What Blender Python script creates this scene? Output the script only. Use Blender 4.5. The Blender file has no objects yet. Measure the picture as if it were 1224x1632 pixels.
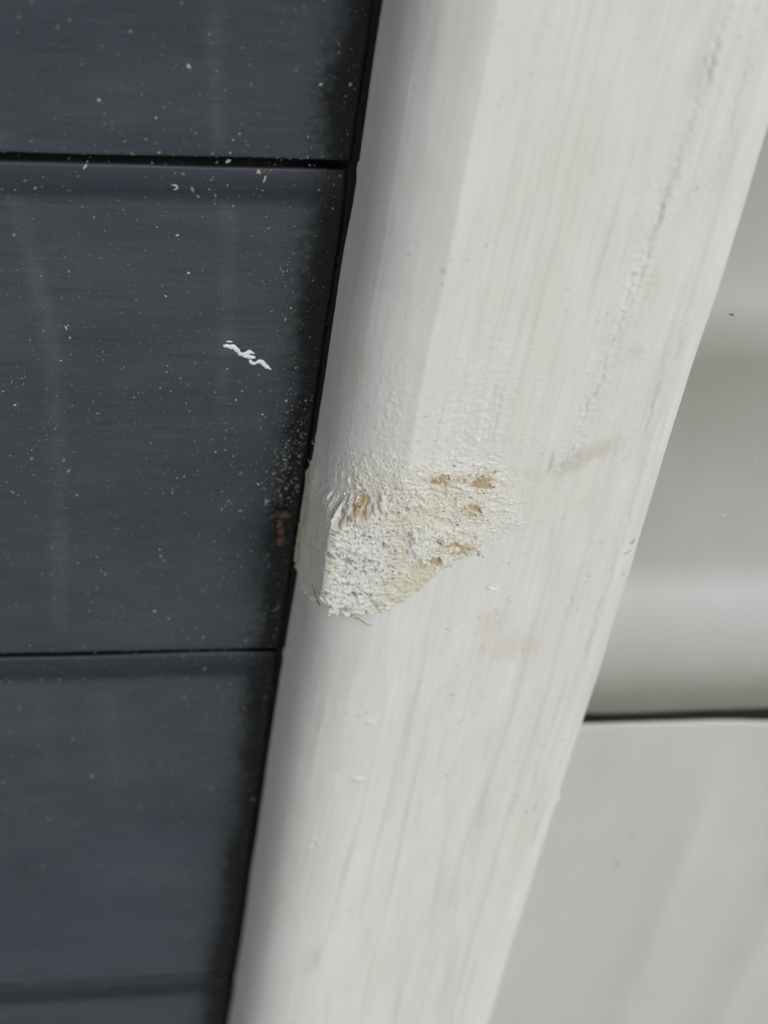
import bpy, math, random
import numpy as np
from mathutils import Matrix, Vector

S = bpy.context.scene
COL = S.collection
MM = 0.001

# ------------------------------------------------------------------ camera
cam = bpy.data.cameras.new('camera')
cam_ob = bpy.data.objects.new('camera', cam)
COL.objects.link(cam_ob)
cam.sensor_fit = 'VERTICAL'
cam.sensor_height = 36.0
cam.lens = 36.0 * 3353.84 / 1632.0
cam.clip_start = 0.01
cam.clip_end = 500
rot = ((0.98078791, 0.01080214, -0.19477781),
       (-0.14430393, 0.71204846, -0.68714145),
       (0.13126864, 0.70204723, 0.69992731))
m4 = Matrix(rot).to_4x4()
m4.translation = Vector((-0.0787469, -0.3449360, 0.3604925))
cam_ob.matrix_world = m4
cam.dof.use_dof = True
cam.dof.focus_distance = 0.452
cam.dof.aperture_fstop = 12.5
S.camera = cam_ob

# ------------------------------------------------------------------ light
SUN_EL, SUN_AZ = 42.0, 157.0          # azimuth measured from +Y towards +X
world = bpy.data.worlds.new('World')
S.world = world
world.use_nodes = True
wn = world.node_tree
wn.nodes.clear()
sky = wn.nodes.new('ShaderNodeTexSky')
sky.sky_type = 'NISHITA'
sky.sun_disc = False
sky.sun_elevation = math.radians(SUN_EL)
sky.sun_rotation = math.radians(SUN_AZ)
sky.air_density = 1.0
sky.dust_density = 0.6
hs = wn.nodes.new('ShaderNodeHueSaturation')      # an overcast sky has little blue
hs.inputs['Saturation'].default_value = 0.40
bg = wn.nodes.new('ShaderNodeBackground')
bg.inputs['Strength'].default_value = 0.15
wo = wn.nodes.new('ShaderNodeOutputWorld')
wn.links.new(sky.outputs[0], hs.inputs['Color'])
wn.links.new(hs.outputs[0], bg.inputs[0])
wn.links.new(bg.outputs[0], wo.inputs[0])

sl = bpy.data.lights.new('sun', 'SUN')
sl.energy = 1.3
sl.angle = math.radians(16)
sl.color = (1.0, 0.975, 0.94)
so = bpy.data.objects.new('sun', sl)
COL.objects.link(so)
a, e = math.radians(SUN_AZ), math.radians(SUN_EL)
to_sun = Vector((math.sin(a) * math.cos(e), math.cos(a) * math.cos(e), math.sin(e)))
so.rotation_euler = to_sun.to_track_quat('Z', 'Y').to_euler()
so.location = to_sun * 3

S.view_settings.view_transform = 'Standard'
S.view_settings.look = 'None'
S.view_settings.exposure = 0.18
S.view_settings.gamma = 1.0
S.view_settings.use_curve_mapping = False

# ------------------------------------------------------------------ noise
def _hash(ix, iy, seed):
    n = (ix.astype(np.int64) * 374761393 + iy.astype(np.int64) * 668265263 + seed * 1274126177) & 0xFFFFFFFF
    n = ((n ^ (n >> 13)) * 1274126177) & 0xFFFFFFFF
    n = ((n ^ (n >> 16)) * 2246822519) & 0xFFFFFFFF
    return ((n ^ (n >> 15)) & 0xFFFFFF) / float(0xFFFFFF)

def vn(x, y, seed=0):
    x, y = np.broadcast_arrays(np.asarray(x, float), np.asarray(y, float))
    fx, fy = np.floor(x), np.floor(y)
    u, v = x - fx, y - fy
    u = u * u * u * (u * (u * 6 - 15) + 10)
    v = v * v * v * (v * (v * 6 - 15) + 10)
    a = _hash(fx, fy, seed); b = _hash(fx + 1, fy, seed)
    c = _hash(fx, fy + 1, seed); d = _hash(fx + 1, fy + 1, seed)
    return (a + (b - a) * u + (c - a) * v + (a - b - c + d) * u * v) * 2 - 1

def fbm(x, y, seed=0, oct=4, gain=0.5):
    t, amp, tot = 0.0, 1.0, 0.0
    for k in range(oct):
        ang = 0.6 * k
        ca, sa = math.cos(ang), math.sin(ang)
        t = t + amp * vn((x * ca - y * sa) * 2 ** k + 17.3 * k, (x * sa + y * ca) * 2 ** k - 9.1 * k, seed + k)
        tot += amp; amp *= gain
    return t / tot

def strk(x, y, seed=0, oct=3, gain=0.55):             # axis-aligned fbm for stretched grain
    t, amp, tot = 0.0, 1.0, 0.0
    for k in range(oct):
        t = t + amp * vn(x * 2 ** k + 31.7 * k, y * 1.6 ** k + 5.3 * k, seed + k)
        tot += amp; amp *= gain
    return t / tot

def sst(a, b, x):
    t = np.clip((x - a) / (b - a), 0, 1)
    return t * t * (3 - 2 * t)

def blob(x, z, cx, cz, rx, rz, ang=0.0):
    ca, sa = math.cos(ang), math.sin(ang)
    dx, dz = x - cx, z - cz
    return np.sqrt(((dx * ca + dz * sa) / rx) ** 2 + ((-dx * sa + dz * ca) / rz) ** 2)

def segdist(x, z, pts):
    best = np.full(np.broadcast(x, z).shape, 1e9)
    for (x0, z0), (x1, z1) in zip(pts[:-1], pts[1:]):
        dx, dz = x1 - x0, z1 - z0
        t = np.clip(((x - x0) * dx + (z - z0) * dz) / (dx * dx + dz * dz), 0, 1)
        best = np.minimum(best, np.hypot(x - x0 - t * dx, z - z0 - t * dz))
    return best

# ------------------------------------------------------------------ mesh helpers
def link(name, me, mat, parent=None):
    o = bpy.data.objects.new(name, me)
    COL.objects.link(o)
    if mat is not None:
        me.materials.append(mat)
    if parent is not None:
        o.parent = parent
    return o

def tag(o, label=None, cat=None, group=None, kind=None):
    for k, v in (('label', label), ('category', cat), ('group', group), ('kind', kind)):
        if v: o[k] = v
    if cat and not kind: o['kind'] = 'thing'
    return o

def empty(name, loc=(0, 0, 0)):
    o = bpy.data.objects.new(name, None)
    o.empty_display_size = 0.02
    COL.objects.link(o)
    o.location = loc
    return o

def grid_mesh(name, P, color=None, smooth=True, flip=False):
    """P (rows, cols, 3) in millimetres"""
    nr, nc = P.shape[:2]
    idx = np.arange(nr * nc).reshape(nr, nc)
    q = np.stack([idx[:-1, :-1], idx[:-1, 1:], idx[1:, 1:], idx[1:, :-1]], -1).reshape(-1, 4)
    if flip: q = q[:, ::-1]
    me = bpy.data.meshes.new(name)
    me.vertices.add(nr * nc)
    me.vertices.foreach_set('co', (P.reshape(-1, 3) * MM).astype(np.float32).ravel())
    me.loops.add(q.size)
    me.loops.foreach_set('vertex_index', q.astype(np.int32).ravel())
    me.polygons.add(len(q))
    me.polygons.foreach_set('loop_start', (np.arange(len(q)) * 4).astype(np.int32))
    me.polygons.foreach_set('use_smooth', np.full(len(q), smooth))
    if color is not None:
        at = me.color_attributes.new('pigment', 'FLOAT_COLOR', 'POINT')
        c4 = np.ones((nr * nc, 4), np.float32)
        c4[:, :3] = np.clip(color, 0.002, 0.9).reshape(-1, 3)
        at.data.foreach_set('color', c4.ravel())
    me.update(calc_edges=True)
    me.validate()
    return me

def box_mesh(name, x0, x1, y0, y1, z0, z1):
    v = [(x, y, z) for x in (x0, x1) for y in (y0, y1) for z in (z0, z1)]
    v = [tuple(c * MM for c in p) for p in v]
    f = [(0, 1, 3, 2), (4, 6, 7, 5), (0, 4, 5, 1), (2, 3, 7, 6), (0, 2, 6, 4), (1, 5, 7, 3)]
    me = bpy.data.meshes.new(name)
    me.from_pydata(v, [], f)
    me.update()
    return me

# ------------------------------------------------------------------ materials
def mat(name, color=(0.5, 0.5, 0.5), rough=0.6, spec=0.4, attr=False, build=None):
    m = bpy.data.materials.new(name)
    m.use_nodes = True
    nt = m.node_tree
    b = nt.nodes['Principled BSDF']
    b.inputs['Base Color'].default_value = (*color, 1)
    b.inputs['Roughness'].default_value = rough
    b.inputs['Specular IOR Level'].default_value = spec
    src = None
    if attr:
        at = nt.nodes.new('ShaderNodeVertexColor')
        at.layer_name = 'pigment'
        src = at.outputs['Color']
        nt.links.new(src, b.inputs['Base Color'])
    if build: build(nt, b, src)
    return m

def tex_noise(nt, scale, stretch=(1, 1, 1), detail=4, rough=0.55):
    tc = nt.nodes.new('ShaderNodeTexCoord')
    mp = nt.nodes.new('ShaderNodeMapping')
    mp.inputs['Scale'].default_value = stretch
    n = nt.nodes.new('ShaderNodeTexNoise')
    n.inputs['Scale'].default_value = scale
    n.inputs['Detail'].default_value = detail
    n.inputs['Roughness'].default_value = rough
    nt.links.new(tc.outputs['Object'], mp.inputs['Vector'])
    nt.links.new(mp.outputs[0], n.inputs['Vector'])
    return n.outputs['Fac']

def ramp(nt, fac, lo, hi, c0, c1):
    r = nt.nodes.new('ShaderNodeValToRGB')
    r.color_ramp.elements[0].position = lo
    r.color_ramp.elements[1].position = hi
    r.color_ramp.elements[0].color = (*c0, 1)
    r.color_ramp.elements[1].color = (*c1, 1)
    nt.links.new(fac, r.inputs[0])
    return r.outputs[0]

def mult(nt, a, b, fac=1.0):
    x = nt.nodes.new('ShaderNodeMix')
    x.data_type = 'RGBA'; x.blend_type = 'MULTIPLY'
    x.inputs['Factor'].default_value = fac
    nt.links.new(a, x.inputs['A']); nt.links.new(b, x.inputs['B'])
    return x.outputs['Result']

def bump(nt, b, h, strength, dist, prev=None):
    n = nt.nodes.new('ShaderNodeBump')
    n.inputs['Strength'].default_value = strength
    n.inputs['Distance'].default_value = dist
    nt.links.new(h, n.inputs['Height'])
    if prev is not None: nt.links.new(prev, n.inputs['Normal'])
    nt.links.new(n.outputs[0], b.inputs['Normal'])
    return n.outputs[0]

def _post(nt, b, src):
    g = tex_noise(nt, 700, (1, 1, 0.06), 5)
    c = ramp(nt, g, 0.30, 0.62, (0.955, 0.95, 0.94), (1.015, 1.015, 1.015))
    f = tex_noise(nt, 160, (1, 1, 0.35), 4)
    c2 = ramp(nt, f, 0.32, 0.6, (0.965, 0.96, 0.945), (1, 1, 1))
    o = mult(nt, mult(nt, src, c), c2)
    nt.links.new(o, b.inputs['Base Color'])
    p = bump(nt, b, tex_noise(nt, 1000, (0.4, 1, 1), 5, 0.65), 0.55, 0.00016)
    bump(nt, b, tex_noise(nt, 520, (1, 1, 0.06), 5, 0.6), 0.4, 0.00016, p)
    r = ramp(nt, tex_noise(nt, 90, (1, 1, 0.3)), 0.3, 0.7, (0.62,) * 3, (0.82,) * 3)
    nt.links.new(r, b.inputs['Roughness'])
M_post = mat('white_paint', rough=0.6, spec=0.35, attr=True, build=_post)

def _fill(nt, b, src):
    g = tex_noise(nt, 1800, (1, 1, 1), 4)
    c = ramp(nt, g, 0.32, 0.6, (0.86, 0.85, 0.83), (1.03, 1.03, 1.03))
    nt.links.new(mult(nt, src, c), b.inputs['Base Color'])
    p = bump(nt, b, tex_noise(nt, 1500, (1, 1, 1), 5, 0.65), 0.6, 0.0002)
    bump(nt, b, tex_noise(nt, 3600, (1, 1, 1), 3, 0.6), 0.3, 0.0001, p)
M_fill = mat('filler', rough=0.8, spec=0.2, attr=True, build=_fill)

def _board(nt, b, src):
    g = tex_noise(nt, 1500, (0.05, 1, 1), 5, 0.65)
    c = ramp(nt, g, 0.3, 0.7, (0.80, 0.80, 0.80), (1.20, 1.20, 1.18))
    g2 = tex_noise(nt, 60, (0.35, 1, 1), 5)
    c2 = ramp(nt, g2, 0.3, 0.7, (0.86, 0.87, 0.90), (1.12, 1.11, 1.07))
    fl = tex_noise(nt, 2300, (0.5, 1, 1), 2, 0.5)
    c3 = ramp(nt, fl, 0.66, 0.74, (1, 1, 1), (1.9, 1.85, 1.75))
    nt.links.new(mult(nt, mult(nt, mult(nt, src, c), c2), c3), b.inputs['Base Color'])
    p = bump(nt, b, g, 0.30, 0.00008)
    r = ramp(nt, g2, 0.3, 0.7, (0.42,) * 3, (0.58,) * 3)
    nt.links.new(r, b.inputs['Roughness'])
M_board = mat('dark_siding', rough=0.5, spec=0.4, attr=True, build=_board)

def _dust(nt, b, src):
    nt.links.new(src, b.inputs['Base Color'])
M_dust = mat('dust', rough=0.9, spec=0.1, attr=True, build=_dust)

def _chip(nt, b, src):
    c = ramp(nt, tex_noise(nt, 900), 0.35, 0.65, (0.60, 0.61, 0.61), (0.74, 0.74, 0.73))
    nt.links.new(c, b.inputs['Base Color'])
    bump(nt, b, tex_noise(nt, 1500), 0.4, 0.0001)
M_chip = mat('paint_chip', rough=0.5, spec=0.35, build=_chip)

def _flake(nt, b, src):
    c = ramp(nt, tex_noise(nt, 1500), 0.35, 0.65, (0.28, 0.28, 0.27), (0.48, 0.47, 0.45))
    nt.links.new(c, b.inputs['Base Color'])
M_flake = mat('paint_flake', rough=0.6, spec=0.3, build=_flake)

def _rust(nt, b, src):
    c = ramp(nt, tex_noise(nt, 700, (1, 1, 1), 5), 0.35, 0.65, (0.035, 0.024, 0.019), (0.17, 0.10, 0.07))
    nt.links.new(c, b.inputs['Base Color'])
    bump(nt, b, tex_noise(nt, 1800), 0.6, 0.0002)
M_rust = mat('rust', rough=0.9, spec=0.1, build=_rust)

def _wood(nt, b, src):
    c = ramp(nt, tex_noise(nt, 900, (1, 1, 0.12), 5), 0.3, 0.7, (0.33, 0.24, 0.135), (0.55, 0.45, 0.30))
    nt.links.new(c, b.inputs['Base Color'])
    bump(nt, b, tex_noise(nt, 1500, (1, 1, 0.15)), 0.6, 0.0002)
M_wood = mat('bare_wood', rough=0.8, spec=0.2, build=_wood)

def _blind(nt, b, src):
    c = ramp(nt, tex_noise(nt, 45, (1, 1, 0.4), 4), 0.3, 0.7, (0.95, 0.95, 0.94), (1.03, 1.03, 1.03))
    nt.links.new(mult(nt, src, c), b.inputs['Base Color'])
    bump(nt, b, tex_noise(nt, 900), 0.15, 0.0001)
M_blind = mat('shaded_cloth', rough=0.85, spec=0.2, attr=True, build=_blind)
def _cloth2(nt, b, src):
    c = ramp(nt, tex_noise(nt, 45, (1, 1, 0.4), 4), 0.3, 0.7, (0.69, 0.69, 0.668), (0.74, 0.74, 0.72))
    nt.links.new(c, b.inputs['Base Color'])
    bump(nt, b, tex_noise(nt, 900), 0.15, 0.0001)
M_cloth2 = mat('bright_cloth', rough=0.85, spec=0.2, build=_cloth2)

def _room(nt, b, src):
    c = ramp(nt, tex_noise(nt, 6), 0.3, 0.7, (0.03, 0.03, 0.028), (0.05, 0.05, 0.045))
    nt.links.new(c, b.inputs['Base Color'])
M_room = mat('dark_room', rough=0.9, spec=0.1, build=_room)

def _ground(nt, b, src):
    c = ramp(nt, tex_noise(nt, 8, (1, 1, 1), 8), 0.3, 0.7, (0.20, 0.20, 0.15), (0.36, 0.35, 0.29))
    nt.links.new(c, b.inputs['Base Color'])
    bump(nt, b, tex_noise(nt, 60, (1, 1, 1), 6), 0.8, 0.02)
M_ground = mat('ground', rough=0.95, spec=0.1, build=_ground)

M_glass = bpy.data.materials.new('clear_glass')
M_glass.use_nodes = True
nt = M_glass.node_tree
nt.nodes.clear()
out = nt.nodes.new('ShaderNodeOutputMaterial')
mx = nt.nodes.new('ShaderNodeMixShader')
fr = nt.nodes.new('ShaderNodeFresnel')
gm = nt.nodes.new('ShaderNodeNewGeometry')                 # same index on both faces of the thin pane
mr = nt.nodes.new('ShaderNodeMapRange')
mr.inputs['To Min'].default_value = 1.5; mr.inputs['To Max'].default_value = 1 / 1.5
nt.links.new(gm.outputs['Backfacing'], mr.inputs['Value']); nt.links.new(mr.outputs[0], fr.inputs['IOR'])
tr = nt.nodes.new('ShaderNodeBsdfTransparent'); tr.inputs['Color'].default_value = (0.955, 0.955, 0.945, 1)
gl = nt.nodes.new('ShaderNodeBsdfGlossy'); gl.inputs['Roughness'].default_value = 0.02
nt.links.new(fr.outputs[0], mx.inputs[0])
nt.links.new(tr.outputs[0], mx.inputs[1]); nt.links.new(gl.outputs[0], mx.inputs[2])
nt.links.new(mx.outputs[0], out.inputs[0])

# ------------------------------------------------------------------ setting
me = bpy.data.meshes.new('ground')
G = 60.0
me.from_pydata([(-G, -G, -1.1), (G, -G, -1.1), (G, G, -1.1), (-G, G, -1.1)], [], [(0, 1, 2, 3)])
tag(link('ground', me, M_ground), kind='structure')

# ------------------------------------------------------------------ siding: shiplap boards
rng = np.random.default_rng(7)
LAPS = [260.9, 110.7, -39.6, -189.9, -340.2]      # z of the bottom lips, mm
wall = empty('siding_wall', (-0.3, 0, -0.5))
tag(wall, 'dark blue-grey horizontal lap siding wall left of the white post', 'wall')
wall_inv = Matrix.Translation((0.3, 0, 0.5))

xs = np.concatenate([np.linspace(-600, -100, 26)[:-1], np.linspace(-100, -20, 130), np.linspace(-19.7, -1.3, 76), [-1.25]])

def board_profile():
    """(y, dz above own lip): back of the lip, lip, flat face, cove bent back, hem turned down behind"""
    p = [(9, 0.6), (3.0, 0.5), (0.9, 0.0)]
    p += [(0.9 - 0.9 * math.sin(t), 0.9 - 0.9 * math.cos(t)) for t in np.linspace(0, math.pi / 2, 5)[1:]]
    p += [(0.0, z) for z in np.linspace(1.6, 140.0, 190)]
    p += [(1.4 * t ** 2.0, 140.0 + 7.0 * t) for t in np.linspace(0, 1, 22)[1:]]
    p += [(1.4 + 0.8 * math.sin(t), 147.0 + 0.3 * math.sin(2 * t)) for t in np.linspace(0, math.pi / 2, 6)[1:]]
    p += [(2.4, 142.5), (2.7, 136.0)]
    return np.array(p)
BP = board_profile()

def end_round(x):
    """the board ends are rounded over towards the joint"""
    t = np.clip((np.asarray(x, float) + 2.6) / 1.4, 0, 0.999)
    return 1.2 * (1 - np.sqrt(1 - t ** 2.4))

def build_board(zl, seed):
    Y, Z = BP[:, 0][:, None], BP[:, 1][:, None]
    X = np.broadcast_to(xs[None, :], (len(BP), len(xs))).copy()
    Zw = zl + Z + 0.18 * vn(X / 25, X * 0 + seed, seed) + 0 * X
    Yw = Y + 0.10 * fbm(X / 30, Zw / 30, seed) + 0.03 * strk(X / 40, Zw / 1.2, seed + 3) + 0 * X
    Yw = Yw + end_round(X)
    # pigment: blue-grey paint, chalky wiped streaks, dry brushed patches
    base = np.array([0.040, 0.0485, 0.0590])
    k = 1 + 0.10 * fbm(X / 35, Zw / 25, seed + 11) + 0.05 * strk(X / 30, Zw / 2.0, seed + 17)
    col = base[None, None, :] * (np.array([1, 1, 1]) if zl > -50 else np.array([0.98, 1.0, 1.03])) * k[..., None]
    face = sst(0, 6, Z) * sst(144, 136, Z)
    chalk = 0.0
    for pts, w, a in (([(-33, 160), (-31, 133), (-28.3, 112), (-25, 95), (-23, 70), (-22.5, 45)], 1.6, 0.45),
                      ([(-72, 115), (-67, 92), (-60, 60), (-58.5, 30), (-56.6, -30)], 2.0, 0.42),
                      ([(-45, -50), (-42, -80), (-39, -110)], 2.5, 0.18),
                      ([(-62, -45), (-58, -90)], 3.0, 0.12)):
        d = segdist(X + 1.0 * fbm(X / 9, Zw / 9, 5), Zw, pts)
        chalk = chalk + a * np.exp(-(d / w) ** 2) * (0.65 + 0.5 * fbm(X / 4, Zw / 7, 23))
    haze = np.clip(fbm(X / 28, Zw / 22, seed + 31) * 0.5 + 0.1, 0, 1)
    # brown-grey wear in the upper part of each board
    wear = sst(70, 125, Z) * sst(146, 132, Z) * (0.5 + 0.5 * fbm(X / 25, Zw / 12, seed + 5))
    col = col + (chalk * face)[..., None] * np.array([0.050, 0.050, 0.046]) + (haze * face)[..., None] * np.array([0.010, 0.010, 0.009])
    col = col * (1 + wear[..., None] * np.array([0.22, 0.14, 0.02]))
    cove = sst(138, 142, Z) + 0 * X  # shade under the lap and sky tint put into the cove pigment
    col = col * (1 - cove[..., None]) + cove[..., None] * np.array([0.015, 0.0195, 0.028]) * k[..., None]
    # soft shadow of the post painted on the board ends: ragged, thinning out in specks
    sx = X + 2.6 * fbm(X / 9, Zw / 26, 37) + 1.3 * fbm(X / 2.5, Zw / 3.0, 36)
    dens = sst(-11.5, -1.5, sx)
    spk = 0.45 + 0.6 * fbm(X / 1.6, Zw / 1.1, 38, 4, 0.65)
    joint_shade = sst(-0.75, 0.85, dens * 1.7 - spk) * sst(-16, -9, X)
    col = col * (1 - joint_shade[..., None]) + joint_shade[..., None] * np.array([0.004, 0.004, 0.0043])
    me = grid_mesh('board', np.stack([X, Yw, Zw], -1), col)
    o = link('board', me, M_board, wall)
    o.matrix_parent_inverse = wall_inv
    return o

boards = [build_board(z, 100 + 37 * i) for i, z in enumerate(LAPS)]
bk = link('backing', box_mesh('backing', -600, 6, 10.2, 22, -345, 420), M_room, wall)
bk.matrix_parent_inverse = wall_inv

M_joint_shade = mat('joint_shade_black', (0.010, 0.010, 0.010), 0.75, 0.15)  # black strip added along the post to stand in for joint shade
def shade_strip_y(x):
    return 3.0 - 3.1 * sst(-2.2, -0.9, x)
gx = np.linspace(-2.6, 3.0, 40); gz = np.linspace(-345, 415, 1500)
GX, GZ = np.meshgrid(gx, gz)
edge = -3.9 + 0.9 * fbm(GZ / 16, GX * 0, 501) + 0.9 * vn(GZ / 2.1, GX / 3, 502)
GY = shade_strip_y(GX + 0.3 * vn(GZ / 1.7, GX * 0, 505) + 0.3 * fbm(GZ / 9, GX * 0, 506)) + 0.15 * fbm(GX / 1.4, GZ / 1.6, 503)
for zl in LAPS:
    GY = GY + 1.5 * np.exp(-((GZ - zl + 2.2) / 1.8) ** 4)
so_ = link('shade_strip', grid_mesh('shade_strip', np.stack([GX, GY, GZ], -1)), M_joint_shade, wall)
so_.matrix_parent_inverse = wall_inv
so_['label'] = 'black strip standing in for the shade between the boards and the post'

def board_y(x, z):
    """surface depth of the siding at x, z"""
    for zl in LAPS:
        if zl <= z < zl + 150.3:
            return float(np.interp(z - zl, BP[2:-3, 1], BP[2:-3, 0]) + end_round(x)) if x < -2 else -0.12
    return 0.0

# ------------------------------------------------------------------ the post
post = empty('window_casing', (0.036, 0, -0.45))
tag(post, 'white painted wooden casing post with a cracked filler patch on its corner', 'post')
post_inv = Matrix.Translation((-0.036, 0, 0.45))
H = 32.0           # how far the front stands proud of the siding
XR = 71.9

def bez(p0, p1, p2, n):
    t = np.linspace(0, 1, n)[:, None]
    p0, p1, p2 = map(np.array, (p0, p1, p2))
    return (1 - t) ** 2 * p0 + 2 * t * (1 - t) * p1 + t * t * p2

def bez3(p0, p1, p2, p3, n):
    t = np.linspace(0, 1, n)[:, None]
    p0, p1, p2, p3 = map(np.array, (p0, p1, p2, p3))
    return (1 - t) ** 3 * p0 + 3 * t * (1 - t) ** 2 * p1 + 3 * t * t * (1 - t) * p2 + t ** 3 * p3

def profiles(res):
    ns, nc, nf, nr, nb = [max(6, int(v * res)) for v in (26, 27, 55, 12, 10)]
    side = np.stack([np.zeros(ns), np.linspace(12, -14, ns)], 1)
    top = bez3((0, -14), (0, -22.5), (4.6, -28.2), (12.7, -H), nc)            # crisp arris
    low = bez3((0, -14), (0, -25), (6.5, -H + 0.8), (18.0, -H), nc)         # worn round
    sq1 = np.stack([np.zeros(nc // 2), np.linspace(-14, -H, nc // 2)], 1)
    sq2 = np.stack([np.linspace(0, 14.0, nc - nc // 2 + 1)[1:], np.full(nc - nc // 2, -H)], 1)
    sq = np.concatenate([sq1, sq2])                                # square corner (filled)
    u = np.linspace(0, 1, nf + 1)[1:]
    def front(x0): return np.stack([x0 + (XR - 7.5 - x0) * u, np.full(nf, -H)], 1)
    t = np.linspace(0, math.pi / 2, nr + 1)[1:]
    rnd = np.stack([XR - 7.5 + 7.5 * np.sin(t), -H + 5.5 - 5.5 * np.cos(t)], 1)
    rs = np.stack([np.full(nb, XR), np.linspace(-H + 5.5, 12, nb + 1)[1:]], 1)
    out = []
    for c, x0 in ((top, 12.7), (low, 18.0), (sq, 14.0)):
        out.append(np.concatenate([side[:-1], c, front(x0), rnd, rs]))
    return out, (ns, nc, nf, nr, nb)

def base_surface(prof, z):
    """prof list -> P (rows, cols, 3), unit normals"""
    top, low, sq = prof
    w = (sst(75, -20, z) * 0.85 + 0.10)[:, None, None]
    p = top[None] * (1 - w) + low[None] * w
    P = np.stack([p[..., 0], p[..., 1], np.broadcast_to(z[:, None], p.shape[:2])], -1)
    tx = np.gradient(p, axis=1)
    n = np.stack([tx[..., 1], -tx[..., 0], 0 * tx[..., 0]], -1)
    n /= np.linalg.norm(n, axis=-1, keepdims=True) + 1e-9
    return P, n

CRACKS = [([(55.4, 175), (55.2, 162.9), (54.9, 152.1), (53.9, 143.8), (53.9, 133.7), (53.4, 121.8), (53.1, 112)], 0.8, 0.62),
          ([(53.1, 113), (52.9, 105), (52.0, 98.0)], 0.5, 0.45),
          ([(51.4, 108), (51.5, 99), (51.2, 93), (50.6, 88), (51.0, 82), (50.0, 76), (49.7, 72)], 0.6, 0.66),
          ([(49.6, 72), (49.0, 66), (48.8, 60), (47.0, 54)], 0.34, 0.5),
          ([(61.7, 168), (61.9, 144.0), (62.4, 132.5), (61.9, 118)], 0.45, 0.28),
          ([(62.8, 88), (63.7, 81.1), (64.0, 74.0), (63.6, 66)], 0.40, 0.4),
          ([(66.0, 60), (65.6, 30), (66.2, 5)], 0.4, 0.2),
          ([(56.5, 130), (56.1, 100), (56.6, 80)], 0.35, 0.16)]
LUMPS = [(16.3, -53.0, 1.5, 0.9, 0.55), (16.0, -30.8, 0.9, 1.1, 0.35), (8.7, -83.1, 0.5, 1.0, -0.5), (8.3, -81.5, 0.5, 0.8, 0.25),
         (71.6, -68.9, 1.4, 1.8, 0.55), (60.0, 20.0, 0.5, 1.2, -0.2), (57.5, 12.0, 0.5, 1.6, -0.3), (49.0, -6, 0.4, 1.4, -0.25)]

def post_relief(X, Y, Z):
    A = X - Y * 0.9                         # runs round the corner: 1-D coordinate across the face
    A = A - H * 0.9
    fac = 0.35 + 0.65 * sst(8, 18, X)
    h = fac * (0.042 * strk(A / 1.4, Z / 55, 3) + 0.08 * strk(A / 6, Z / 120, 8, 2)) + 0.12 * fbm(A / 14, Z / 30, 13)
    fine = 0.022 * strk(A / 2.6, Z / 0.55, 21, 2) * (0.5 + 0.5 * vn(A / 12, Z / 18, 44))
    h = h + fine
    # nibs and brush-dragged roughness above the patch
    rough = (np.exp(-blob(A, Z, 27, 66, 9, 14) ** 2) + 0.9 * np.exp(-blob(A, Z, 7, 66, 6, 16) ** 2)
             + 0.5 * np.exp(-blob(A, Z, 38, 44, 13, 16) ** 2) + 0.35 * np.exp(-blob(A, Z, 28, 85, 10, 14) ** 2)
             + 0.5 * np.exp(-blob(A, Z, -8, 55, 7, 13) ** 2) + 0.35 * np.exp(-blob(A, Z, 52, 72, 5, 22) ** 2)
             + 0.25 * np.exp(-blob(A, Z, 38, 12, 14, 9) ** 2))
    rough = np.clip(rough * 1.3, 0, 1.4)
    n1 = 0.6 * vn(A / 1.0 + 0.2 * Z, Z / 0.8, 51) + 0.7 * vn(A / 0.62, Z / 0.5, 53); n2 = vn(A / 0.5, Z / 0.5, 52)
    h = h + rough * (0.16 * np.clip(n1 - 0.15, 0, 1) + 0.14 * np.clip(n2 - 0.35, 0, 1) - 0.12 * np.clip(-n1 - 0.55, 0, 1) + 0.05 * n2)
    # a sprinkle of nibs all over
    n3 = vn(A / 0.9, Z / 1.3, 61)
    h = h + 0.10 * np.clip(n3 - 0.80, 0, 1) / 0.2 * (0.4 + 0.6 * (vn(A / 20, Z / 25, 62) > 0))
    # grain cracks with lifted, flaky lips
    cm = 0.0
    for pts, w, a in CRACKS:
        jx = X + 0.45 * vn(Z / 3.2, X * 0 + 3, 71) + 0.30 * vn(Z / 0.8, X * 0 + 9, 72)
        w = w * 0.62
        d = segdist(jx, Z, pts)
        g = np.clip(0.65 + 0.6 * vn(X / 4, Z / 4.0, 73), 0.4, 1)
        h = h - 0.55 * a * g * np.exp(-(d / w) ** 2)
        h = h + 0.16 * a * np.exp(-(d / 2.0) ** 2) * (np.clip(n1, -0.2, 1) + 0.5 * n2)
        h = h + 0.30 * a * g * np.exp(-((d - 2.0 * w) / (1.2 * w)) ** 2) * (0.35 + 0.7 * vn(X / 0.8, Z / 2.2, 74))
        cm = np.maximum(cm, a * g * np.exp(-(d / (w * 0.9)) ** 2))
    for cx, cz, rx, rz, a in LUMPS:
        r = blob(X, Z, cx, cz, rx, rz) + 0.25 * vn(X / 0.5, Z / 0.5, 75)
        h = h + a * np.exp(-r ** 2 * 1.6)
    # paint ridge down the side, where two brush passes met
    rd = np.abs(Y + 23.5 + 0.6 * vn(Z / 20, Z * 0, 77) + 0 * X)
    h = h + np.where(X < 4, 0.05 * np.exp(-(rd / 0.5) ** 2) * sst(70, 100, Z), 0)
    rd2 = np.abs(X - 5.5 - 0.15 * vn(Z / 15, Z * 0 + 4, 78))
    h = h + np.where(Y < -25, 0.09 * np.exp(-(rd2 / 0.5) ** 2) * sst(-75, -50, Z) * sst(-15, -30, Z), 0)
    return h, cm, A, rough

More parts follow.
